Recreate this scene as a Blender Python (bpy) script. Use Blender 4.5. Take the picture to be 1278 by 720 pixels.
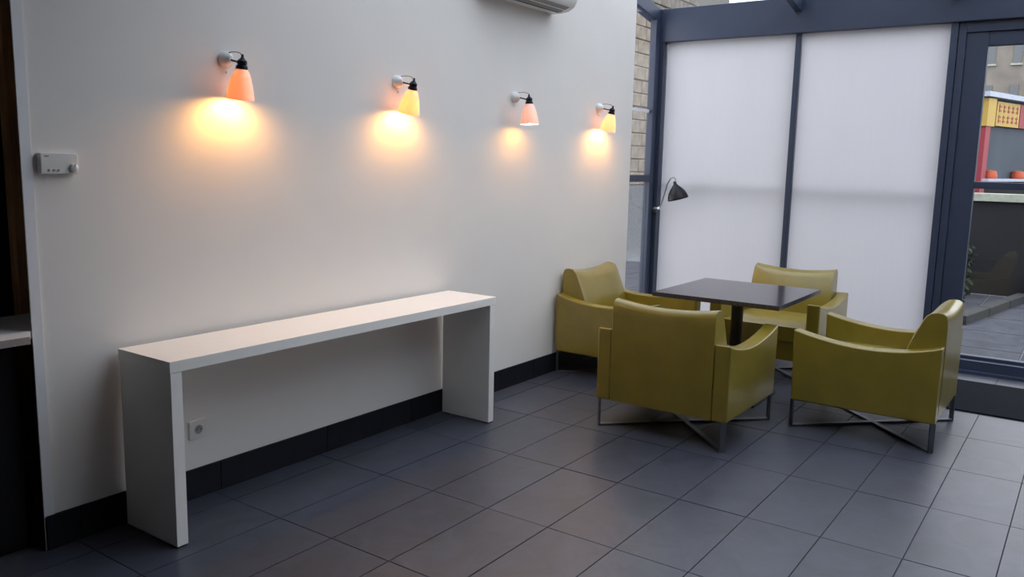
import bpy, bmesh, math, random
from mathutils import Vector, Matrix
random.seed(7)
for o in list(bpy.data.objects):
    bpy.data.objects.remove(o, do_unlink=True)
S = bpy.context.scene
COL = S.collection

# ------------------------------------------------------------------ camera
FPX, YAW, PITCH, ROLL = 1039.06, .957963, .151653, .022073
cam_d = bpy.data.cameras.new('camera')
cam = bpy.data.objects.new('camera', cam_d)
COL.objects.link(cam)
cam_d.sensor_width = 36.0
cam_d.lens = FPX / 1278 * 36.0
cam_d.clip_start = .05
cam_d.clip_end = 200
fw = Vector((math.sin(YAW) * math.cos(PITCH), math.cos(YAW) * math.cos(PITCH), -math.sin(PITCH)))
rt0 = Vector((math.cos(YAW), -math.sin(YAW), 0))
up0 = rt0.cross(fw)
rt = math.cos(ROLL) * rt0 + math.sin(ROLL) * up0
up = -math.sin(ROLL) * rt0 + math.cos(ROLL) * up0
mw = Matrix((rt, up, -fw)).transposed().to_4x4()
mw.translation = Vector((0, -3.14, 1.5))
cam.matrix_world = mw
S.camera = cam

# ------------------------------------------------------------------ sky and exposure
W = bpy.data.worlds.new('overcast_sky')
S.world = W
W.use_nodes = True
bg = W.node_tree.nodes['Background']
bg.inputs['Color'].default_value = (.91, .94, 1.0, 1)
bg.inputs['Strength'].default_value = 3.25
S.view_settings.view_transform = 'Standard'
S.view_settings.look = 'None'
S.view_settings.exposure = -0.13
S.view_settings.gamma = 1.0
S.view_settings.use_curve_mapping = False
BULB = (1.0, .48, .12)

# ------------------------------------------------------------------ materials
def mat(name, col, rough=.5, metal=0, spec=.5, noise=0, nscale=20, bump=0, bscale=60, coat=0, stretch=None):
    m = bpy.data.materials.new(name)
    m.use_nodes = True
    nt = m.node_tree
    b = nt.nodes['Principled BSDF']
    b.inputs['Base Color'].default_value = (*col, 1)
    b.inputs['Roughness'].default_value = rough
    b.inputs['Metallic'].default_value = metal
    b.inputs['Specular IOR Level'].default_value = spec
    b.inputs['Coat Weight'].default_value = coat
    b.inputs['Coat Roughness'].default_value = .22
    if noise or bump:
        tc = nt.nodes.new('ShaderNodeTexCoord')
        mp = nt.nodes.new('ShaderNodeMapping')
        nt.links.new(tc.outputs['Object'], mp.inputs['Vector'])
        if stretch:
            mp.inputs['Scale'].default_value = stretch
    if noise:
        n = nt.nodes.new('ShaderNodeTexNoise')
        n.inputs['Scale'].default_value = nscale
        n.inputs['Detail'].default_value = 5
        nt.links.new(mp.outputs['Vector'], n.inputs['Vector'])
        r = nt.nodes.new('ShaderNodeValToRGB')
        r.color_ramp.elements[0].position = .3
        r.color_ramp.elements[1].position = .7
        r.color_ramp.elements[0].color = (*[c * (1 - noise) for c in col], 1)
        r.color_ramp.elements[1].color = (*[min(1, c * (1 + noise)) for c in col], 1)
        nt.links.new(n.outputs['Fac'], r.inputs['Fac'])
        nt.links.new(r.outputs['Color'], b.inputs['Base Color'])
    if bump:
        n2 = nt.nodes.new('ShaderNodeTexNoise')
        n2.inputs['Scale'].default_value = bscale
        n2.inputs['Detail'].default_value = 4
        nt.links.new(mp.outputs['Vector'], n2.inputs['Vector'])
        bp = nt.nodes.new('ShaderNodeBump')
        bp.inputs['Strength'].default_value = bump
        bp.inputs['Distance'].default_value = .004
        nt.links.new(n2.outputs['Fac'], bp.inputs['Height'])
        nt.links.new(bp.outputs['Normal'], b.inputs['Normal'])
    return m

def slate_mat(name, col, rough, spec, amp):
    """dark slate tile: every tile gets its own slight tone and veining"""
    m = mat(name, col, rough, spec=spec)
    nt = m.node_tree
    b = nt.nodes['Principled BSDF']
    oi = nt.nodes.new('ShaderNodeObjectInfo')
    tc = nt.nodes.new('ShaderNodeTexCoord')
    ad = nt.nodes.new('ShaderNodeVectorMath')
    ad.operation = 'MULTIPLY_ADD'
    ad.inputs[1].default_value = (1, 1, 1)
    sc = nt.nodes.new('ShaderNodeVectorMath')
    sc.operation = 'SCALE'
    sc.inputs[0].default_value = (37, 23, 11)
    nt.links.new(oi.outputs['Random'], sc.inputs['Scale'])
    nt.links.new(tc.outputs['Object'], ad.inputs[0])
    nt.links.new(sc.outputs['Vector'], ad.inputs[2])
    n = nt.nodes.new('ShaderNodeTexNoise')
    n.inputs['Scale'].default_value = 5
    n.inputs['Detail'].default_value = 7
    n.inputs['Roughness'].default_value = .65
    n.inputs['Distortion'].default_value = 1.2
    nt.links.new(ad.outputs['Vector'], n.inputs['Vector'])
    r = nt.nodes.new('ShaderNodeValToRGB')
    r.color_ramp.elements[0].position = .3
    r.color_ramp.elements[1].position = .72
    r.color_ramp.elements[0].color = (*[c * (1 - amp) for c in col], 1)
    r.color_ramp.elements[1].color = (*[c * (1 + amp) for c in col], 1)
    nt.links.new(n.outputs['Fac'], r.inputs['Fac'])
    nt.links.new(r.outputs['Color'], b.inputs['Base Color'])
    bp = nt.nodes.new('ShaderNodeBump')
    bp.inputs['Strength'].default_value = .25
    bp.inputs['Distance'].default_value = .004
    nt.links.new(n.outputs['Fac'], bp.inputs['Height'])
    nt.links.new(bp.outputs['Normal'], b.inputs['Normal'])
    return m

def glass_mat(name, tint=(1, 1, 1), refl=.06, rough=.02):
    m = bpy.data.materials.new(name)
    m.use_nodes = True
    nt = m.node_tree
    nt.nodes.clear()
    out = nt.nodes.new('ShaderNodeOutputMaterial')
    t = nt.nodes.new('ShaderNodeBsdfTransparent')
    t.inputs['Color'].default_value = (*tint, 1)
    g = nt.nodes.new('ShaderNodeBsdfGlossy')
    g.inputs['Roughness'].default_value = rough
    lw = nt.nodes.new('ShaderNodeLayerWeight')          # Schlick reflectance, same from both sides of the pane
    lw.inputs['Blend'].default_value = .5
    pw = nt.nodes.new('ShaderNodeMath')
    pw.operation = 'POWER'
    pw.inputs[1].default_value = 5
    fr = nt.nodes.new('ShaderNodeMath')
    fr.operation = 'MULTIPLY_ADD'
    fr.inputs[1].default_value = .9
    fr.inputs[2].default_value = .04
    nt.links.new(lw.outputs['Facing'], pw.inputs[0])
    nt.links.new(pw.outputs[0], fr.inputs[0])
    mx = nt.nodes.new('ShaderNodeMixShader')
    nt.links.new(fr.outputs[0], mx.inputs['Fac'])
    nt.links.new(t.outputs[0], mx.inputs[1])
    nt.links.new(g.outputs[0], mx.inputs[2])
    nt.links.new(mx.outputs[0], out.inputs['Surface'])
    return m

def translucent_mat(name, col, tcol, fac, gloss=0.0, rough=.3, weave=0):
    m = bpy.data.materials.new(name)
    m.use_nodes = True
    nt = m.node_tree
    nt.nodes.clear()
    out = nt.nodes.new('ShaderNodeOutputMaterial')
    d = nt.nodes.new('ShaderNodeBsdfDiffuse')
    d.inputs['Color'].default_value = (*col, 1)
    t = nt.nodes.new('ShaderNodeBsdfTranslucent')
    t.inputs['Color'].default_value = (*tcol, 1)
    if weave:
        tc = nt.nodes.new('ShaderNodeTexCoord')
        mp = nt.nodes.new('ShaderNodeMapping')
        mp.inputs['Scale'].default_value = (1, 9, .5)
        n = nt.nodes.new('ShaderNodeTexNoise')
        n.inputs['Scale'].default_value = 6
        nt.links.new(tc.outputs['Object'], mp.inputs['Vector'])
        nt.links.new(mp.outputs['Vector'], n.inputs['Vector'])
        r = nt.nodes.new('ShaderNodeValToRGB')
        r.color_ramp.elements[0].color = (*[c * (1 - weave) for c in tcol], 1)
        r.color_ramp.elements[1].color = (*tcol, 1)
        nt.links.new(n.outputs['Fac'], r.inputs['Fac'])
        nt.links.new(r.outputs['Color'], t.inputs['Color'])
    mx = nt.nodes.new('ShaderNodeMixShader')
    mx.inputs['Fac'].default_value = fac
    nt.links.new(d.outputs[0], mx.inputs[1])
    nt.links.new(t.outputs[0], mx.inputs[2])
    last = mx
    if gloss:
        g = nt.nodes.new('ShaderNodeBsdfGlossy')
        g.inputs['Roughness'].default_value = rough
        m2 = nt.nodes.new('ShaderNodeMixShader')
        m2.inputs['Fac'].default_value = gloss
        nt.links.new(mx.outputs[0], m2.inputs[1])
        nt.links.new(g.outputs[0], m2.inputs[2])
        last = m2
    nt.links.new(last.outputs[0], out.inputs['Surface'])
    return m

def emit_mat(name, col, strength):
    m = bpy.data.materials.new(name)
    m.use_nodes = True
    nt = m.node_tree
    nt.nodes.clear()
    out = nt.nodes.new('ShaderNodeOutputMaterial')
    e = nt.nodes.new('ShaderNodeEmission')
    e.inputs['Color'].default_value = (*col, 1)
    e.inputs['Strength'].default_value = strength
    nt.links.new(e.outputs[0], out.inputs['Surface'])
    return m

M = dict(
    wall=mat('white_wall_paint', (.78, .745, .705), .7, spec=.3, noise=.015, nscale=3, bump=.05, bscale=250),
    trim=mat('white_trim_paint', (.80, .79, .80), .45),
    ceiling=mat('ceiling_paint', (.75, .75, .74), .8, noise=.01),
    dim=mat('far_room_paint', (.14, .135, .13), .8, noise=.03),
    tile=slate_mat('slate_tile', (.041, .046, .067), .40, .9, .32),
    skirt=slate_mat('dark_skirting_tile', (.010, .011, .016), .5, .2, .25),
    grout=mat('dark_grout', (.046, .048, .055), .9, noise=.2),
    bench=mat('white_foil_board', (.87, .84, .79), .38, spec=.45, noise=.01),
    black=mat('black_plastic', (.008, .008, .011), .35, spec=.25, noise=.1),
    frame=mat('anthracite_aluminium', (.032, .043, .078), .42, spec=.5, noise=.06, nscale=9),
    glass=glass_mat('window_glass'),
    roofglass=glass_mat('roof_glass', (.92, .95, .98)),
    blind=translucent_mat('white_blind_cloth', (.82, .81, .82), (.56, .555, .60), .60, weave=.08),
    blindbar=mat('blind_bar_white', (.75, .75, .78), .5, noise=.02),
    leather=mat('olive_leather', (.232, .174, .018), .38, spec=.5, coat=.65, noise=.10, nscale=7, bump=.12, bscale=180),
    chrome=mat('brushed_steel', (.22, .23, .25), .35, metal=1, noise=.08),
    table=mat('dark_wenge_veneer', (.040, .030, .036), .13, spec=.6, noise=.25, nscale=8, stretch=(1, 12, 1)),
    tmetal=mat('black_table_metal', (.02, .02, .022), .4, metal=.3, noise=.1),
    ceramic=mat('white_glazed_ceramic', (.80, .80, .80), .15, spec=.6, noise=.01),
    china=translucent_mat('bone_china_shade', (.82, .79, .76), (.97, .64, .20), .14, gloss=.05),
    china2=translucent_mat('bone_china_yellow_glow', (.82, .79, .74), (1.0, .72, .13), .25, gloss=.05),  # same china, stronger yellow lamp glow put into its translucent colour
    brass=mat('dark_bronze_rod', (.10, .085, .07), .35, metal=.8, noise=.1),
    cord=mat('taupe_lamp_cord', (.30, .25, .22), .7, noise=.1),
    plastic=mat('ivory_plastic', (.74, .72, .68), .4, noise=.02),
    socketd=mat('socket_shade_and_mark_grey', (.30, .28, .27), .5, noise=.05),  # shade of the socket well put into colour; also thermostat marks and buttons
    ac=mat('white_ac_plastic', (.78, .78, .77), .35, noise=.01),
    acd=mat('grey_ac_louvre', (.20, .20, .20), .5, noise=.05),
    wood=mat('warm_brown_wood', (.45, .25, .11), .45, noise=.35, nscale=6, stretch=(6, 6, .6)),
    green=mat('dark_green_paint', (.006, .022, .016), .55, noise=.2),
    counter=mat('white_counter_laminate', (.80, .80, .80), .35, noise=.01),
    matt=mat('dark_door_mat', (.012, .014, .018), 1.0, spec=.05, noise=.3, nscale=180, bump=.5, bscale=300),
    stone=mat('tan_limestone', (.25, .215, .17), .9, noise=.25, nscale=9, bump=.5, bscale=30),
    mortar=mat('pale_mortar', (.24, .215, .18), .95, noise=.1),
    facade=mat('grey_brown_facade', (.20, .18, .158), .9, noise=.22, nscale=1.2),
    fwin=mat('facade_window_dark', (.10, .11, .12), .3, noise=.1),
    terrace=slate_mat('terrace_paving', (.06, .065, .085), .8, .25, .35),
    joint=mat('pale_terrace_joint', (.19, .20, .23), .9, noise=.1),
    darkwall=mat('dark_terrace_render', (.007, .008, .012), .8, noise=.25, nscale=3),
    cap=mat('pale_coping_stone', (.34, .37, .31), .85, noise=.2, nscale=12),
    kerb=mat('grey_kerb_stone', (.16, .17, .18), .85, noise=.2),
    kerb2=mat('dark_kerb_stone', (.035, .038, .042), .85, noise=.2),
    hedge=mat('dark_hedge_leaf', (.012, .027, .010), .7, noise=.4, nscale=30),
    kyellow=mat('yellow_sign_board', (.42, .28, .05), .5, noise=.05),
    kred=mat('red_sign_board', (.26, .025, .04), .5, noise=.05),
    korange=mat('orange_lamp_plastic', (.45, .08, .03), .5, noise=.05),
    kglass=mat('grey_shop_glass', (.055, .07, .09), .6, spec=.2, noise=.15, nscale=2),
    kroof=mat('pale_blue_roof_edge', (.36, .41, .50), .5, noise=.05),
    street=mat('street_asphalt', (.10, .10, .105), .9, noise=.2),
)

# ------------------------------------------------------------------ mesh helpers
def mesh_obj(name, bm, m, parent=None, smooth=False):
    me = bpy.data.meshes.new(name)
    bmesh.ops.recalc_face_normals(bm, faces=bm.faces)
    bm.to_mesh(me)
    bm.free()
    if smooth:
        for p in me.polygons:
            p.use_smooth = True
        try:
            me.set_sharp_from_angle(angle=math.radians(38))
        except Exception:
            pass
    me.materials.append(m)
    o = bpy.data.objects.new(name, me)
    COL.objects.link(o)
    if smooth:
        wn = o.modifiers.new('weighted_normals', 'WEIGHTED_NORMAL')
        wn.keep_sharp = True
    if parent:
        o.parent = parent
    return o

def bx(bm, x0, x1, y0, y1, z0, z1, bev=0, seg=2):
    b2 = bmesh.new()
    bmesh.ops.create_cube(b2, size=1)
    for v in b2.verts:
        v.co = Vector((x0 + (v.co.x + .5) * (x1 - x0), y0 + (v.co.y + .5) * (y1 - y0), z0 + (v.co.z + .5) * (z1 - z0)))
    if bev:
        bmesh.ops.bevel(b2, geom=list(b2.edges), offset=bev, segments=seg, profile=.5, affect='EDGES')
    join(bm, b2)

def join(bm, b2):
    me = bpy.data.meshes.new('tmp')
    b2.to_mesh(me)
    b2.free()
    bm.from_mesh(me)
    bpy.data.meshes.remove(me)

def box(name, x0, x1, y0, y1, z0, z1, m, parent=None, bev=0, seg=2, origin=None):
    """box as an object; with a parent the coordinates are the parent's local ones; its origin lies at the box centre base"""
    cx, cy, cz = origin if origin else ((x0 + x1) / 2, (y0 + y1) / 2, min(z0, z1))
    bm = bmesh.new()
    bx(bm, x0 - cx, x1 - cx, y0 - cy, y1 - cy, z0 - cz, z1 - cz, bev, seg)
    o = mesh_obj(name, bm, m, parent, smooth=bev > 0)
    o.location = (cx, cy, cz)
    return o

def tube_bm(bm, pts, r, seg=10, caps=True):
    pts = [Vector(p) for p in pts]
    rings = []
    up_ = Vector((0, 0, 1))
    for i, p in enumerate(pts):
        t = (pts[min(i + 1, len(pts) - 1)] - pts[max(i - 1, 0)]).normalized()
        a = t.cross(up_)
        if a.length < 1e-4:
            a = t.cross(Vector((0, 1, 0)))
        a.normalize()
        b = t.cross(a)
        rr = r[i] if isinstance(r, (list, tuple)) else r
        rings.append([bm.verts.new(p + rr * (math.cos(2 * math.pi * k / seg) * a + math.sin(2 * math.pi * k / seg) * b)) for k in range(seg)])
    for A, B in zip(rings, rings[1:]):
        for k in range(seg):
            bm.faces.new((A[k], A[(k + 1) % seg], B[(k + 1) % seg], B[k]))
    if caps:
        bm.faces.new(rings[0])
        bm.faces.new(rings[-1][::-1])

def tube(name, pts, r, m, parent=None, seg=10):
    bm = bmesh.new()
    tube_bm(bm, pts, r, seg)
    return mesh_obj(name, bm, m, parent, smooth=True)

def lathe(name, prof, m, parent=None, seg=28, mtx=None, closed=False):
    """revolve (r, z) pairs about z; closed joins the last profile point to the first"""
    bm = bmesh.new()
    rings = []
    for r, z in prof:
        if r < 1e-5:
            rings.append([bm.verts.new((0, 0, z))])
        else:
            rings.append([bm.verts.new((r * math.cos(2 * math.pi * k / seg), r * math.sin(2 * math.pi * k / seg), z)) for k in range(seg)])
    pairs = list(zip(rings, rings[1:]))
    if closed:
        pairs.append((rings[-1], rings[0]))
    for A, B in pairs:
        for k in range(seg):
            k2 = (k + 1) % seg
            if len(A) == 1 and len(B) == 1:
                continue
            if len(A) == 1:
                bm.faces.new((A[0], B[k2], B[k]))
            elif len(B) == 1:
                bm.faces.new((A[k], A[k2], B[0]))
            else:
                bm.faces.new((A[k], A[k2], B[k2], B[k]))
    if mtx is not None:
        bm.transform(mtx)
    return mesh_obj(name, bm, m, parent, smooth=True)

def prism(bm, poly, axis, a0, a1, bev=0, seg=2):
    """extrude a closed 2-D polygon along an axis ('x': poly is (y,z); 'y': poly is (x,z))"""
    b2 = bmesh.new()
    def P(u, v, a):
        return (a, u, v) if axis == 'x' else (u, a, v)
    A = [b2.verts.new(P(u, v, a0)) for u, v in poly]
    B = [b2.verts.new(P(u, v, a1)) for u, v in poly]
    n = len(poly)
    fa = b2.faces.new(A)
    fb = b2.faces.new(B[::-1])
    for i in range(n):
        b2.faces.new((A[i], A[(i + 1) % n], B[(i + 1) % n], B[i]))
    bmesh.ops.recalc_face_normals(b2, faces=b2.faces)
    if bev:
        es = [e for e in b2.edges if (e.verts[0] in A) == (e.verts[1] in A) or e.calc_face_angle(0) > .6]
        bmesh.ops.bevel(b2, geom=es, offset=bev, segments=seg, profile=.5, affect='EDGES')
    join(bm, b2)

def tag(o, label=None, cat=None, group=None, kind=None):
    if label: o['label'] = label
    if cat: o['category'] = cat
    if group: o['group'] = group
    if kind: o['kind'] = kind
    return o

def empty(name, loc, rz=0):
    o = bpy.data.objects.new(name, None)
    o.empty_display_size = .1
    COL.objects.link(o)
    o.location = loc
    o.rotation_euler = (0, 0, rz)
    return o

def copy_tree(o, parent=None):
    c = o.copy()
    COL.objects.link(c)
    c.parent = parent
    for ch in list(o.children):
        copy_tree(ch, c)
    return c

def struct(o, label=None, cat=None):
    return tag(o, label, cat, kind='structure')

def wrap(name, parts_fn, label, cat, loc=(0, 0, 0), rz=0, group=None):
    e = empty(name, loc, rz)
    tag(e, label, cat, group)
    parts_fn(e)
    return e

# ================================================================== the setting
XW = 7.06             # window wall
Y_R = -5.6            # wall opposite the white wall
X_B = -2.2            # wall behind the camera
XC = 2.3              # solid ceiling ends, glass roof begins
SL = .2               # fall of the glass roof
def roof_z(x):        # underside of the rafters
    return 2.735 + SL * (7.0 - x)

floor = struct(box('floor', X_B, 7.14, Y_R, 1.2, -.10, -.004, M['grout'], origin=(0, 0, 0)),
               'dark slate tiled floor of the lounge', 'floor')
# floor tiles, 0.617 x 0.312 laid in straight rows
TX, TY, GAP = .617, .3125, .005
def tile_mesh(name, w, d, h, m, bev=.0015):
    bm = bmesh.new()
    bx(bm, -w / 2, w / 2, -d / 2, d / 2, -h, 0)
    o = mesh_obj(name, bm, m)
    me = o.data
    bpy.data.objects.remove(o)
    return me
tm = tile_mesh('floor_tile', TX - GAP, TY - GAP, .012, M['tile'])
partial = {}
i0 = math.floor((X_B - 2.155) / TX)
for i in range(i0, 9):
    for j in range(0, 18):
        x0, x1 = 2.155 + i * TX, 2.155 + (i + 1) * TX
        y1, y0 = -.147 - (j - 1) * TY, -.147 - j * TY
        x0, x1 = max(x0, X_B), min(x1, 6.95)
        y0, y1 = max(y0, Y_R), min(y1, -.001)
        if x1 - x0 < .03 or y1 - y0 < .03:
            continue
        w, d = round(x1 - x0, 3), round(y1 - y0, 3)
        if abs(w - TX) < .002 and abs(d - TY) < .002:
            me = tm
        else:
            me = partial.get((w, d))
            if me is None:
                me = partial[(w, d)] = tile_mesh('floor_tile', w - GAP, d - GAP, .012, M['tile'])
        o = bpy.data.objects.new('floor_tile', me)
        COL.objects.link(o)
        o.parent = floor
        o.location = ((x0 + x1) / 2, (y0 + y1) / 2, random.uniform(-.0004, .0006))
        o.rotation_euler = (random.uniform(-.0012, .0012), random.uniform(-.0008, .0008), 0)

# white wall with its sloping top under the glass roof
bm = bmesh.new()
zt = lambda x: roof_z(x) + .11
plan = [(1.425, 0), (6.08, 0), (6.08, .22), (1.60, .22)]      # left end is splayed
lo_ = [bm.verts.new((x, y, 0)) for x, y in plan]
hi_ = [bm.verts.new((x, y, zt(x))) for x, y in plan]
bm.faces.new(lo_)
bm.faces.new(hi_[::-1])
for k in range(4):
    bm.faces.new((lo_[k], lo_[(k + 1) % 4], hi_[(k + 1) % 4], hi_[k]))
struct(mesh_obj('wall_left', bm, M['wall']), 'long plain white painted wall carrying the four lamps', 'wall')
# left of the serving hatch, and above the hatch
struct(box('wall_left', X_B, .2, 0, .22, 0, zt(XC), M['wall']), 'white painted wall piece beyond the dark serving hatch', 'wall')
struct(box('trim_1', 1.425, 1.462, -.007, 0, .13, 3.0, M['trim']), 'narrow white trim strip at the left end of the wall', 'trim')
# baseboard of dark tiles
bb = struct(box('baseboard_left', 1.43, 6.08, -.004, 0, 0, .132, M['grout']), 'dark tiled baseboard along the white wall', 'baseboard')
bb_o = bb.location.copy()
js = [1.428, 1.557] + [1.557 + .6355 * k for k in range(1, 8)]
for a, b in zip(js, js[1:]):
    b = min(b, 6.08)
    if b - a < .02:
        continue
    box('baseboard_tile', a + .002 - bb_o.x, b - .002 - bb_o.x, -.013 - bb_o.y, -.003 - bb_o.y, .001, .135, M['skirt'], bb)

# other, unseen sides of the room
struct(box('wall_back', X_B - .15, X_B, Y_R, .22, 0, zt(XC), M['dim']), 'plain wall behind the viewer', 'wall')
struct(box('wall_right', X_B, 7.14, Y_R - .15, Y_R, 0, zt(XC), M['dim']), 'plain wall opposite the white wall', 'wall')
struct(box('ceiling', X_B, XC, Y_R, .22, 3.0, 3.1, M['ceiling']), 'plain white ceiling inside the room', 'ceiling')
struct(box('trim_2', XC - .1, XC, Y_R, .0, 3.1, zt(XC), M['ceiling']), 'white upstand where the glass roof starts', 'trim')

# serving hatch at the left edge: dark green recess behind
rec = struct(empty('wall_recess', (0, 0, 0)), 'dark green painted recess behind the serving hatch', 'recess')
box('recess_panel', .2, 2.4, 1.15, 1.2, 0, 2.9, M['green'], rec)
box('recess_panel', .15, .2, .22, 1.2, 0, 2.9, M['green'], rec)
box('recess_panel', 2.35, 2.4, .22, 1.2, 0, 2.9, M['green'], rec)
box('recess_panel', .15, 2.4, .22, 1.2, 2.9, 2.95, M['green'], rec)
box('recess_panel', .2, 1.43, .02, .22, 2.85, zt(XC), M['wall'], rec)
post = box('hatch_post', 1.557, 1.78, .37, .43, .0, 2.9, M['wood'], None, bev=.004)
struct(post, 'warm brown wooden post inside the hatch at left edge', 'post')
ct = empty('counter', (.9, .18, 0))
tag(ct, 'white counter top in the hatch at the left picture edge', 'counter')
b_ = bmesh.new()
pl_ = [(-.69, -.27), (.478, -.27), (.515, -.19), (.688, .046), (.70, .175), (-.69, .175)]
lo_ = [b_.verts.new((x, y, .822)) for x, y in pl_]
hi_ = [b_.verts.new((x, y, .850)) for x, y in pl_]
b_.faces.new(lo_)
b_.faces.new(hi_[::-1])
for k in range(6):
    b_.faces.new((lo_[k], lo_[(k + 1) % 6], hi_[(k + 1) % 6], hi_[k]))
mesh_obj('counter_top', b_, M['counter'], ct)
box('front_edge', -.69, .477, -.274, -.2695, .823, .849, mat('counter_edge_taupe', (.36, .29, .27), .5, noise=.05), ct)
box('base_panel', -.69, .50, -.10, -.08, 0, .822, M['black'], ct)

# ------------------------------------------------------------------ glazed end: posts, header, sill, roof
FR = M['frame']
def sbox(name, label, *a, **k):
    return struct(box(name, *a, FR, bev=k.get('bev', .004)), label, k.get('cat', 'frame'))
gw = struct(empty('wall_far', (0, 0, 0)), 'glazed end wall with dark aluminium posts and beams', 'glass wall')
def gpart(name, *a, bev=.004):
    return box(name, *a, FR, gw, bev=bev)
gpart('header_beam', 6.99, 7.14, Y_R, .30, 2.575, 2.855)
gpart('sill_beam', 6.99, 7.14, Y_R, .30, -.03, .095)
gpart('sill_step', 6.955, 6.99, Y_R, .30, -.03, .022)
gpart('corner_post', 6.995, 7.14, .185, .30, .09, 2.58)
gpart('mullion', 7.04, 7.14, -1.005, -.958, .09, 2.58)
gpart('door_post', 7.02, 7.14, -2.145, -2.095, .09, 2.58)
for yy in (-3.62, -4.7):
    gpart('mullion', 7.03, 7.14, yy - .03, yy + .03, .09, 2.58)
gpart('rail', 7.17, 7.21, -.958, .185, 1.31, 1.37)
gpart('rail', 7.17, 7.21, -2.095, -1.005, 1.31, 1.37)
gpart('rail', 7.06, 7.14, Y_R, -3.65, 1.37, 1.43)
for y0, y1 in ((-.958, .185), (-2.095, -1.005), (-4.67, -3.65), (Y_R, -4.73)):
    for z0, z1 in ((.095, 1.34), (1.34, 2.575)):
        box('pane', 7.158, 7.164, y0, y1, z0, z1, M['glass'], gw)

# glazed door beside the post
dr = struct(empty('door_1', (7.06, -2.145, .0)), 'dark framed glass door with a middle rail', 'door')
def dpart(name, x0, x1, y0, y1, z0, z1, m=FR, bev=.004):
    return box(name, x0 - 7.06, x1 - 7.06, y0 + 2.145, y1 + 2.145, z0, z1, m, dr, bev=bev)
dpart('frame', 7.03, 7.14, -2.20, -2.147, .095, 2.57)
dpart('frame', 7.03, 7.14, -3.588, -3.53, .095, 2.57)
dpart('frame', 7.03, 7.14, -3.53, -2.20, 2.50, 2.57)
dpart('stile', 7.045, 7.12, -2.345, -2.20, .095, 2.50)
dpart('stile', 7.045, 7.12, -3.53, -3.39, .095, 2.50)
dpart('top_rail', 7.05, 7.115, -3.39, -2.345, 2.40, 2.50)
dpart('bottom_rail', 7.05, 7.115, -3.39, -2.345, .095, .12)
dpart('middle_rail', 7.05, 7.115, -3.39, -2.345, 1.375, 1.425)
dpart('pane', 7.08, 7.086, -3.39, -2.345, 1.425, 2.40, M['glass'], 0)
dpart('pane', 7.08, 7.086, -3.39, -2.345, .12, 1.375, M['glass'], 0)

# side light between white wall and corner post (set back behind the wall)
YS = .25
sw = struct(empty('window_1', (6.08, YS, 0)), 'tall narrow side window beside the end of the white wall', 'window')
def wpart(name, poly, y0, y1, m=FR, bev=.003):
    b_ = bmesh.new()
    prism(b_, [(x - 6.08, z) for x, z in poly], 'y', y0, y1, bev)
    return mesh_obj(name, b_, m, sw, smooth=bev > 0)
rz_ = roof_z
wpart('jamb', [(6.08, 0), (6.17, 0), (6.17, rz_(6.17)), (6.08, rz_(6.08))], -.03, .03)
wpart('stile', [(6.90, 0), (7.0, 0), (7.0, rz_(7.0)), (6.90, rz_(6.90))], -.03, .03)
wpart('rail', [(6.17, 1.345), (6.90, 1.345), (6.90, 1.405), (6.17, 1.405)], -.03, .03)
wpart('bottom_rail', [(6.17, 0), (6.90, 0), (6.90, .10), (6.17, .10)], -.03, .03)
wpart('glazing_bar', [(6.17, 1.955), (6.90, 1.955), (6.90, 1.98), (6.17, 1.98)], .0, .02, M['trim'])
wpart('pane', [(6.17, 1.405), (6.90, 1.405), (6.90, rz_(6.90)), (6.17, rz_(6.17))], -.003, .003, M['glass'], 0)
wpart('pane', [(6.17, .10), (6.90, .10), (6.90, 1.345), (6.17, 1.345)], -.003, .003, M['glass'], 0)

# lean-to glass roof
rf = struct(empty('ceiling_glass', (0, 0, 0)), 'sloping glass roof on dark rafters above the lounge end', 'glass roof')
def rpart(name, x0, x1, y0, y1, zlo, zhi, m, bev=0):
    b_ = bmesh.new()
    prism(b_, [(x0, roof_z(x0) + zlo), (x1, roof_z(x1) + zlo), (x1, roof_z(x1) + zhi), (x0, roof_z(x0) + zhi)], 'y', y0, y1, bev)
    return mesh_obj(name, b_, m, rf, smooth=bev > 0)
RY = [.27, -.98, -2.12, -3.62, -4.7, Y_R + .03]
for k, yy in enumerate(RY):
    w = .045 if k == 0 else .028
    rpart('rafter', XC, 7.02, yy - w, yy + w, 0, .12, FR, .004)
for a, b in zip(RY, RY[1:]):
    rpart('roof_pane', XC, 7.16, b + .03, a - .03, .112, .12, M['roofglass'])
    rpart('purlin', 4.70, 4.76, b + .028, a - .028, .02, .11, FR)

# roller blinds
def blind(y0, y1, label):
    e = empty('roller_blind', (7.062, (y0 + y1) / 2, 0))
    tag(e, label, 'blind', 'white roller blinds')
    h = (y1 - y0) / 2
    b_ = bmesh.new()
    n, mrows = 14, 20
    g = []
    for i in range(mrows + 1):
        z = .13 + (2.60 - .13) * i / mrows
        row = []
        for j in range(n + 1):
            y = -h + 2 * h * j / n
            row.append(b_.verts.new((.004 * math.sin(3.1 * y + 1) * math.sin(z * 1.3) + .002 * math.sin(17 * y), y, z)))
        g.append(row)
    for i in range(mrows):
        for j in range(n):
            b_.faces.new((g[i][j], g[i][j + 1], g[i + 1][j + 1], g[i + 1][j]))
    mesh_obj('cloth', b_, M['blind'], e, smooth=True)
    box('bottom_bar', -.008, .008, -h, h, .105, .135, M['blindbar'], e, bev=.003)
    tube('roller', [(0, -h, 2.615), (0, h, 2.615)], .02, M['blindbar'], e, 12)
blind(-.952, .18, 'white roller blind drawn down beside the corner post, left one')
blind(-2.09, -1.01, 'white roller blind drawn down beside the glass door, right one')

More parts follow.
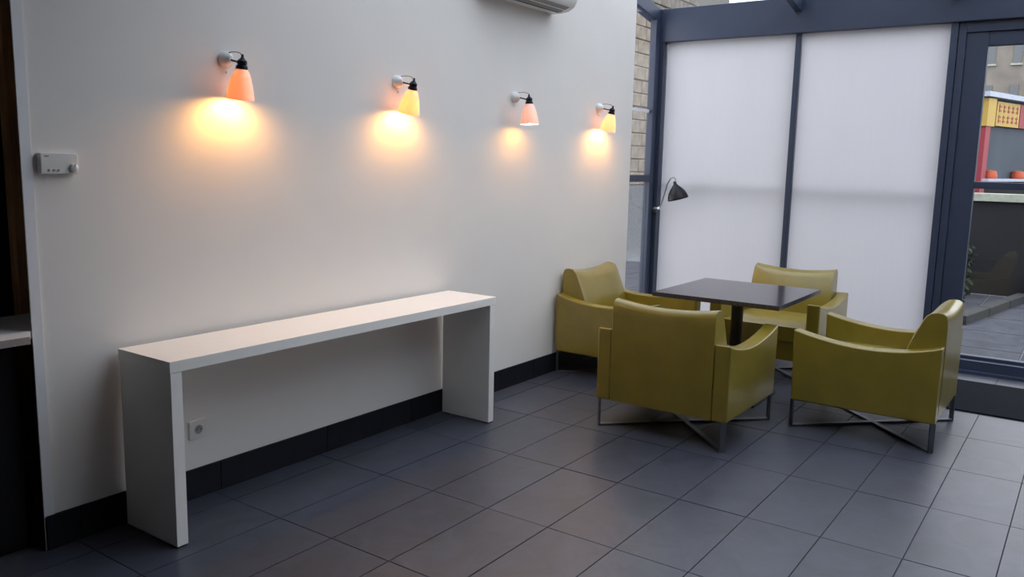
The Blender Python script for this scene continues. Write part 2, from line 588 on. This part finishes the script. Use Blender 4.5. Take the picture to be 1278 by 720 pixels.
# ================================================================== things in the room
# ---- bench (white console)
bn = empty('console_table', (2.745, -.20, 0))
tag(bn, 'long white board console table standing against the white wall', 'console table')
box('top', -1.015, 1.025, -.18, .17, .692, .736, M['bench'], bn, bev=.002)
for a, b in ((-1.012, -.964), (.974, 1.022)):
    leg = box('side_panel', a, b, -.178, .168, .006, .6915, M['bench'], bn, bev=.0015)
    for yy in (-.15, .14):
        box('foot_pad', -.018, .018, yy - .02, yy + .02, -.006, .0005, M['black'], leg)

# ---- wall lamps
def wall_lamp(x, tilt, strength, label, china='china'):
    e = empty('wall_lamp', (x, 0, 1.905))
    tag(e, label, 'lamp', 'lamps on the white wall')
    RX = Matrix.Rotation(math.pi / 2, 4, 'X')           # lathe z axis -> -y (out of the wall)
    lathe('backplate', [(0, 0), (.034, 0), (.035, .006), (.033, .018), (.027, .030), (.017, .040), (.012, .046), (0, .048)], M['ceramic'], e, mtx=RX)
    tube('arm', [(0, -.04, -.004), (0, -.075, -.012), (0, -.115, -.020)], .0045, M['brass'], e, 8)
    tube('cord', [(0, -.030, .026), (0, -.05, .028), (0, -.085, .026), (0, -.108, .020), (0, -.118, .008)], .0022, M['cord'], e, 6)
    T = Matrix.Translation((0, -.118, -.02)) @ Matrix.Rotation(tilt, 4, 'X')
    lathe('lamp_holder', [(0, .036), (.004, .035), (.007, .020), (.015, .012), (.020, .008), (.021, -.006), (.016, -.008), (.021, -.010), (.0245, -.018), (.0245, -.026), (.010, -.0265), (0, -.0265)], M['black'], e, mtx=T)
    out = [(.0235, -.026), (.0325, -.040), (.0405, -.062), (.0480, -.090), (.0545, -.120), (.0595, -.152)]
    prof = out + [(r - .0028, z) for r, z in out[::-1]]
    lathe('shade', prof, M[china], e, seg=36, mtx=T, closed=True)
    bm_ = [(0, -.150), (.010, -.147), (.0165, -.138), (.019, -.126), (.017, -.114), (.010, -.095), (.009, -.066), (0, -.064)]
    lathe('bulb', bm_, emit_mat('lamp_bulb_glow', BULB, strength), e, seg=16, mtx=T)
    box('switch', .0, .006, -.012, -.004, -.058, -.050, M['ceramic'], e)
    return e
wall_lamp(2.285, math.radians(8), 500, 'wall lamp with white china shade nearest the left end, biggest light pool')
wall_lamp(3.355, math.radians(13), 480, 'glowing yellow wall lamp second from the left end of the wall', 'china2')
wall_lamp(4.44, math.radians(-3), 170, 'dim wall lamp with the weakest light pool, third from left')
wall_lamp(5.53, math.radians(13), 460, 'glowing wall lamp nearest the side window, farthest along the wall', 'china2')

# ---- thermostat and socket
th = empty('thermostat', (1.548, 0, 1.456))
tag(th, 'small white thermostat box with a round knob on the wall', 'thermostat')
box('case', -.067, .067, -.030, 0, -.037, .037, M['plastic'], th, bev=.004)
kb = lathe('knob', [(0, 0), (.016, 0), (.015, .010), (.011, .013), (0, .0135)], M['plastic'], th, seg=20, mtx=Matrix.Translation((.048, -.030, -.016)) @ Matrix.Rotation(math.pi / 2, 4, 'X'))
box('mark', .0, .003, -.0015, 0, 0, .011, M['socketd'], kb, origin=(0, 0, 0)).location = (.047, -.0432, -.012)
for xx in (-.040, -.022, -.006):
    lathe('button', [(0, 0), (.0045, 0), (.004, .003), (0, .0032)], M['socketd'], th, seg=12, mtx=Matrix.Translation((xx, -.030, -.024)) @ Matrix.Rotation(math.pi / 2, 4, 'X'))
box('maker_mark', -.054, -.038, -.0306, -.0298, .023, .028, M['socketd'], th)

so = empty('wall_socket', (2.088, 0, .31))
tag(so, 'square white power socket on the wall under the console', 'socket')
box('plate', -.042, .042, -.011, 0, -.042, .042, M['plastic'], so, bev=.003)
RXs = Matrix.Translation((0, -.011, 0)) @ Matrix.Rotation(math.pi / 2, 4, 'X')
lathe('socket_ring', [(.0225, -.004), (.0225, .0015), (.0200, .0018), (.0195, -.006), (0, -.006)], M['plastic'], so, seg=28, mtx=RXs)
lathe('socket_well', [(.0195, .0004), (.0195, .0006), (0, .0006)], M['socketd'], so, seg=28, mtx=RXs)
for xx in (-.0095, .0095):
    lathe('pin_hole', [(0, .0008), (.003, .0008), (.003, .0012), (0, .0012)], M['black'], so, seg=10, mtx=Matrix.Translation((xx, -.011, 0)) @ Matrix.Rotation(math.pi / 2, 4, 'X'))
lathe('earth_pin', [(0, .006), (.0022, .005), (.0024, 0), (0, 0)], M['chrome'], so, seg=10, mtx=Matrix.Translation((0, -.011, .009)) @ Matrix.Rotation(math.pi / 2, 4, 'X'))

# ---- air conditioner high on the wall
ac = empty('air_conditioner', (4.44, 0, 2.475))
tag(ac, 'white wall air conditioner unit high up at the picture top', 'air conditioner')
b_ = bmesh.new()
prof = [(-.001, 0), (-.08, -.002), (-.135, .006), (-.175, .028), (-.198, .065), (-.205, .12), (-.205, .25), (-.19, .275), (-.001, .28)]
prism(b_, prof, 'x', -.42, .42, .006)
mesh_obj('housing', b_, M['ac'], ac, smooth=True)
b_ = bmesh.new()
prism(b_, [(-.10, -.006), (-.172, .020), (-.170, .024), (-.098, -.002)], 'x', -.36, .36)
mesh_obj('louvre', b_, M['acd'], ac)
box('slot', -.36, .36, -.086, -.080, -.0045, .002, M['black'], ac)

# ---- table
tb = empty('square_table', (5.235, -1.263, 0))
tag(tb, 'square dark wood table with pedestal between the four armchairs', 'table')
box('table_top', -.435, .435, -.405, .405, .672, .70, M['table'], tb, bev=.002)
box('top_plate', -.15, .15, -.15, .15, .660, .672, M['tmetal'], tb)
lathe('column', [(0, .02), (.045, .02), (.040, .05), (.038, .6), (.05, .66), (0, .66)], M['tmetal'], tb, seg=24)
box('base_plate', -.22, .22, -.22, .22, .0, .022, M['tmetal'], tb, bev=.005)

# ---- armchairs (local: faces +y)
def make_armchair():
    e = empty('armchair', (0, 0, 0))
    L = M['leather']
    # arms with a hammock-shaped top
    for s in (-1, 1):
        n = 16
        top = []
        for i in range(n + 1):
            t = i / n
            y = -.385 + .775 * t
            z = .578 - .058 * 4 * t * (1 - t) * (1 + .25 * (.5 - t))
            top.append((y, z))
        poly = [(.378, .16), (-.383, .16)] + top
        b_ = bmesh.new()
        x0, x1 = (.304, .392) if s > 0 else (-.392, -.304)
        prism(b_, poly, 'x', x0, x1, .011, 3)
        mesh_obj('armrest', b_, L, e, smooth=True)
    # backrest: lofted section, sagging top edge, bulging front
    sec = [(-.380, .162, 0), (-.388, .30, 0), (-.389, .50, .0), (-.388, .66, .3), (-.386, .712, .9), (-.378, .735, 1), (-.362, .747, 1), (-.335, .750, 1),
           (-.305, .744, 1), (-.282, .728, .9), (-.262, .69, .6), (-.232, .62, .3), (-.205, .55, .1), (-.186, .47, 0), (-.178, .40, 0), (-.178, .162, 0)]
    b_ = bmesh.new()
    rings = []
    nx = 18
    xs = [-.303 + .606 * i / nx for i in range(nx + 1)]
    xs = [-.303, -.299] + xs[1:-1] + [.299, .303]
    for x in xs:
        u = x / .303
        edge = 1 if abs(x) > .3025 else 0
        ring = []
        cy_, cz_ = -.29, .45
        for y, z, wgt in sec:
            zz = z - .026 * (1 - u * u) * wgt
            yy = y
            if y > -.30 and z > .42:
                yy = y + .016 * (1 - u ** 4) * min(1, (z - .42) * 8) * (1 if z < .73 else .4)
            if edge:
                yy += (cy_ - yy) * .035
                zz += (cz_ - zz) * .022 if z > .3 else 0
            ring.append(b_.verts.new((x, yy, zz)))
        rings.append(ring)
    for A, B in zip(rings, rings[1:]):
        for k in range(len(sec)):
            k2 = (k + 1) % len(sec)
            b_.faces.new((A[k], A[k2], B[k2], B[k]))
    b_.faces.new(rings[0])
    b_.faces.new(rings[-1][::-1])
    mesh_obj('backrest', b_, L, e, smooth=True)
    # seat
    box('seat_base', -.303, .303, -.20, .372, .162, .298, L, e, bev=.008)
    b_ = bmesh.new()
    nx, ny = 12, 12
    top, bot = [], []
    for i in range(nx + 1):
        rt_, rb_ = [], []
        for j in range(ny + 1):
            u, v = i / nx * 2 - 1, j / ny * 2 - 1
            x, y = .302 * u, .10 + .293 * v
            crown = (1 - abs(u) ** 6) * (1 - abs(v) ** 6)
            x2, y2 = x * (1 - .0 * crown), y
            rt_.append(b_.verts.new((x2, y2 - (.012 if j == ny else 0) + (.012 if j == 0 else 0), .400 + .032 * crown)))
            rb_.append(b_.verts.new((x2, y2 - (.008 if j == ny else 0), .300)))
        top.append(rt_)
        bot.append(rb_)
    for i in range(nx):
        for j in range(ny):
            b_.faces.new((top[i][j], top[i + 1][j], top[i + 1][j + 1], top[i][j + 1]))
            b_.faces.new((bot[i][j], bot[i][j + 1], bot[i + 1][j + 1], bot[i + 1][j]))
    for i in range(nx):
        b_.faces.new((top[i][0], bot[i][0], bot[i + 1][0], top[i + 1][0]))
        b_.faces.new((top[i][ny], top[i + 1][ny], bot[i + 1][ny], bot[i][ny]))
    for j in range(ny):
        b_.faces.new((top[0][j], top[0][j + 1], bot[0][j + 1], bot[0][j]))
        b_.faces.new((top[nx][j], bot[nx][j], bot[nx][j + 1], top[nx][j + 1]))
    mesh_obj('seat_cushion', b_, L, e, smooth=True)
    # steel legs and the crossed floor bars
    q = .372
    for sx in (-1, 1):
        for sy in (-1, 1):
            bl = bmesh.new()
            bx(bl, -.016, .016, -.005, .005, 0, .163, .001, 1)
            bl.transform(Matrix.Translation((sx * q, sy * q, 0)) @ Matrix.Rotation(math.atan2(sy, sx) + math.pi / 2, 4, 'Z'))
            mesh_obj('leg', bl, M['chrome'], e)
    for k, a in enumerate((math.pi / 4, -math.pi / 4)):
        bl = bmesh.new()
        r_ = q * math.sqrt(2)
        bx(bl, -r_, r_, -.016, .016, .0005 + .0006 * k, .0105 + .0006 * k, .001, 1)
        bl.transform(Matrix.Rotation(a, 4, 'Z'))
        mesh_obj('floor_bar', bl, M['chrome'], e)
    return e
chairs = [
    (4.482, -1.258, -math.pi / 2, 'olive leather armchair in the foreground with its back to the viewer'),
    (5.185, -2.150, 0, 'olive leather armchair on the right beside the door mat, seen from its side'),
    (5.365, -.412, math.pi, 'olive leather armchair standing against the white wall in the corner'),
    (6.140, -1.258, math.pi / 2, 'olive leather armchair behind the table in front of the blinds'),
]
proto = make_armchair()
for k, (x, y, rz, lab) in enumerate(chairs):
    c = proto if k == 0 else copy_tree(proto)
    c.location = (x, y, .001)
    c.rotation_euler = (0, 0, rz)
    tag(c, lab, 'armchair', 'olive armchairs around the table')

# ---- reading lamp on the corner post
rl = empty('reading_lamp', (6.99, .205, 1.09))
tag(rl, 'small black shaded swing lamp fixed to the dark corner post', 'lamp')
lathe('mount', [(0, 0), (.03, 0), (.03, .012), (.015, .02), (0, .022)], M['chrome'], rl, seg=18, mtx=Matrix.Rotation(-math.pi / 2, 4, 'Y'))
tube('arm', [(-.02, 0, 0), (-.06, -.03, .015), (-.07, -.09, .03), (-.075, -.115, .10), (-.08, -.155, .24), (-.082, -.185, .29), (-.085, -.215, .30), (-.09, -.235, .285), (-.09, -.235, .24)], .006, M['chrome'], rl, 8)
lathe('joint', [(0, .016), (.012, .010), (.016, 0), (.012, -.010), (0, -.016)], M['ceramic'], rl, seg=14, mtx=Matrix.Translation((-.07, -.08, .02)))
Tr = Matrix.Translation((-.09, -.235, .235)) @ Matrix.Rotation(math.radians(-16), 4, 'X')
out = [(.012, .03), (.016, .005), (.028, -.010), (.052, -.036), (.074, -.068), (.087, -.100), (.092, -.130)]
lathe('shade', [(0, .032)] + out + [(r - .003, z) for r, z in out[::-1][:-1]] + [(.005, .015), (0, .015)], M['black'], rl, seg=32, mtx=Tr)
lathe('bulb', [(0, -.105), (.02, -.095), (.024, -.075), (.012, -.05), (0, -.048)], M['ceramic'], rl, seg=14, mtx=Tr)

# ---- mat
dm = tag(box('door_mat', 5.812, 6.68, -3.75, -2.05, .0015, .010, M['matt'], bev=.003), 'dark grey door mat on the tiles in front of the glass door', 'mat')

# ================================================================== outside
# terrace
tg = struct(box('floor_terrace', 7.14, 13.2, -7.5, 3.0, -.12, -.012, M['joint'], origin=(0, 0, 0)), 'grey paved terrace outside the glass door', 'terrace')
tme = tile_mesh('paving_slab', .885, .585, .02, M['terrace'])
for i in range(5):
    for j in range(-5, 9):
        o = bpy.data.objects.new('paving_slab', tme)
        COL.objects.link(o)
        o.parent = tg
        o.location = (7.16 + .45 + i * .9, .3 - .02 - .3 - j * .6, -.002)
struct(box('floor_street', 13.2, 52, -40, 40, -.2, -.1, M['street']), 'asphalt street beyond the terrace wall', 'street')
tw = struct(empty('wall_terrace', (11.8, -2.5, 0)), 'low dark terrace wall with pale coping stones', 'wall')
box('wall_body', 0, .2, -5, 1.9, -.1, 1.14, M['darkwall'], tw)
for k in range(7):
    box('coping_stone', -.05, .25, -5 + k + .004, -4 + k - .004, 1.14, 1.235, M['cap'], tw, bev=.006)
# planting beside the terrace: kerb, hedge of leaves, upright plank box
kb_ = empty('kerb', (0, 0, 0))
tag(kb_, 'grey stone kerb edging the terrace planting', 'kerb')
for k in range(3):
    x0 = 9.2 + k * .75
    b_ = bmesh.new()
    bx(b_, 0, .74, -.06, .06, -.01, .09, .006, 1)
    b_.transform(Matrix.Translation((x0, -2.10 - .13 * k, 0)) @ Matrix.Rotation(-.17, 4, 'Z'))
    mesh_obj('kerb_stone', b_, M['kerb2'], kb_)
hd = empty('hedge', (10.4, -1.78, 0))
tag(hd, 'dim green leafy hedge behind the terrace kerb', 'hedge')
b_ = bmesh.new()
for k in range(900):
    p = Vector((random.uniform(-1.0, 1.25), random.uniform(-.16, .35), random.uniform(.0, .78)))
    p.z *= 1 - .25 * abs(p.x - .3)
    a = Vector((random.gauss(0, 1), random.gauss(0, 1), random.gauss(0, 1))).normalized()
    c_ = a.orthogonal().normalized()
    d_ = a.cross(c_)
    s_ = random.uniform(.03, .055)
    vs = [b_.verts.new(p + q_) for q_ in (c_ * s_, d_ * s_ * .5 + a * s_ * .15, -c_ * s_, -d_ * s_ * .5 + a * s_ * .15)]
    b_.faces.new(vs)
tag(mesh_obj('foliage', b_, M['hedge'], hd), kind='stuff')
for k in range(5):
    tube('stem', [(-.9 + k * .45, 0, 0), (-.88 + k * .45, .03, .35), (-.85 + k * .45, 0, .62)], [.018, .013, .006], M['wood'], hd, 6)
pb = empty('planter_box', (11.5, -3.0, 0))
tag(pb, 'low dark planter box by the terrace wall seen through the door', 'planter')
box('body', -.2, .2, -.45, .45, 0, .26, M['darkwall'], pb, bev=.01)
box('rim', -.22, .22, -.47, .47, .26, .29, M['kerb'], pb, bev=.005)
box('soil', -.19, .19, -.44, .44, .285, .293, M['street'], pb)

# tan stone wall seen through the side window
stw = struct(empty('wall_outside', (10.2, 3.2, 0)), 'tan limestone block wall outside the narrow side window', 'wall')
box('mortar_core', -3.2, 6.0, .02, .40, -.1, 5.2, M['mortar'], stw)
box('plinth', -3.2, 6.0, -.06, .02, -.1, 1.15, M['kerb'], stw, bev=.01)
stm = []
for w in (.34, .42, .50):
    bmm = bmesh.new()
    bx(bmm, -w / 2, w / 2, -.03, .03, 0, .20, .012, 1)
    o = mesh_obj('stone_block', bmm, M['stone'])
    stm.append((w, o.data))
    bpy.data.objects.remove(o)
for r in range(19):
    x = -.15 * (r % 2)
    while x < 4.6:
        w, me = random.choice(stm)
        if x >= -.01 and x + w < 4.7:
            o = bpy.data.objects.new('stone_block', me)
            COL.objects.link(o)
            o.parent = stw
            o.location = (x + w / 2, .015 + random.uniform(-.01, .01), 1.16 + r * .211)
        x += w + .012

# street kiosk with yellow and red sign
K0, KD = Vector((13.9, -1.60, 0)), math.atan2(-.26, .966)
kk = empty('kiosk', K0, KD)
tag(kk, 'street kiosk with yellow and red sign boards above grey glass', 'kiosk')
box('base', 0, 4.0, .05, 1.6, -.1, 1.40, M['darkwall'], kk)
box('glass_front', .12, 4.0, .02, .06, 1.40, 2.16, M['kglass'], kk)
box('body', 0.02, 4.0, .06, 1.6, 1.40, 2.56, M['kglass'], kk)
box('roof_edge', -.15, 4.1, -.12, 1.7, 2.56, 2.63, M['kroof'], kk)
pp = box('corner_pole', -.02, .14, -.06, .05, -.1, 2.15, M['kred'], kk)
box('corner_sign', -.06, .22, -.08, .04, 2.15, 2.54, M['kyellow'], kk)
sy_ = box('yellow_board', .36, 1.22, -.04, .02, 2.17, 2.52, M['kyellow'], kk)
for r in range(2):
    for c_ in range(5):
        x = -.36 + c_ * .16
        z = .06 + r * .15
        box('stroke', x, x + .09, -.034, -.030, z, z + .02, M['kred'], sy_)
        box('stroke', x, x + .09, -.034, -.030, z + .06, z + .08, M['kred'], sy_)
        box('stroke', x + .01 * c_, x + .02 + .01 * c_, -.036, -.034, z - .015, z + .10, M['kred'], sy_)
box('red_board', 1.25, 2.8, -.04, .02, 2.17, 2.52, M['kred'], kk)
for x in (.30, 1.35, 2.3):
    lathe('warning_lamp', [(0, 0), (.09, .0), (.10, .04), (.08, .11), (0, .13)], M['korange'], kk, seg=14, mtx=Matrix.Translation((x, -.06, 1.40)))
box('ledge', 0, 4.0, -.16, .02, 1.36, 1.40, M['kroof'], kk)

# facade across the street
fb = empty('building', (45, 0, 0))
tag(fb, 'tall grey brown building with small windows across the street', 'building')
box('wall', 0, 4, -22, 26, -.2, 8.3, M['facade'], fb)
for r in range(4):
    for c_ in range(24):
        y = -11 + c_ * 1.05
        z = 1.0 + r * 1.8
        w_ = box('window', -.05, .02, y, y + .34, z, z + .85, M['fwin'], fb)
        box('window_sill', -.09, .02, -.24, .24, -.08, 0, M['cap'], w_)
box('cornice', -.15, 4.1, -22.1, 26.1, 8.3, 8.55, M['cap'], fb)
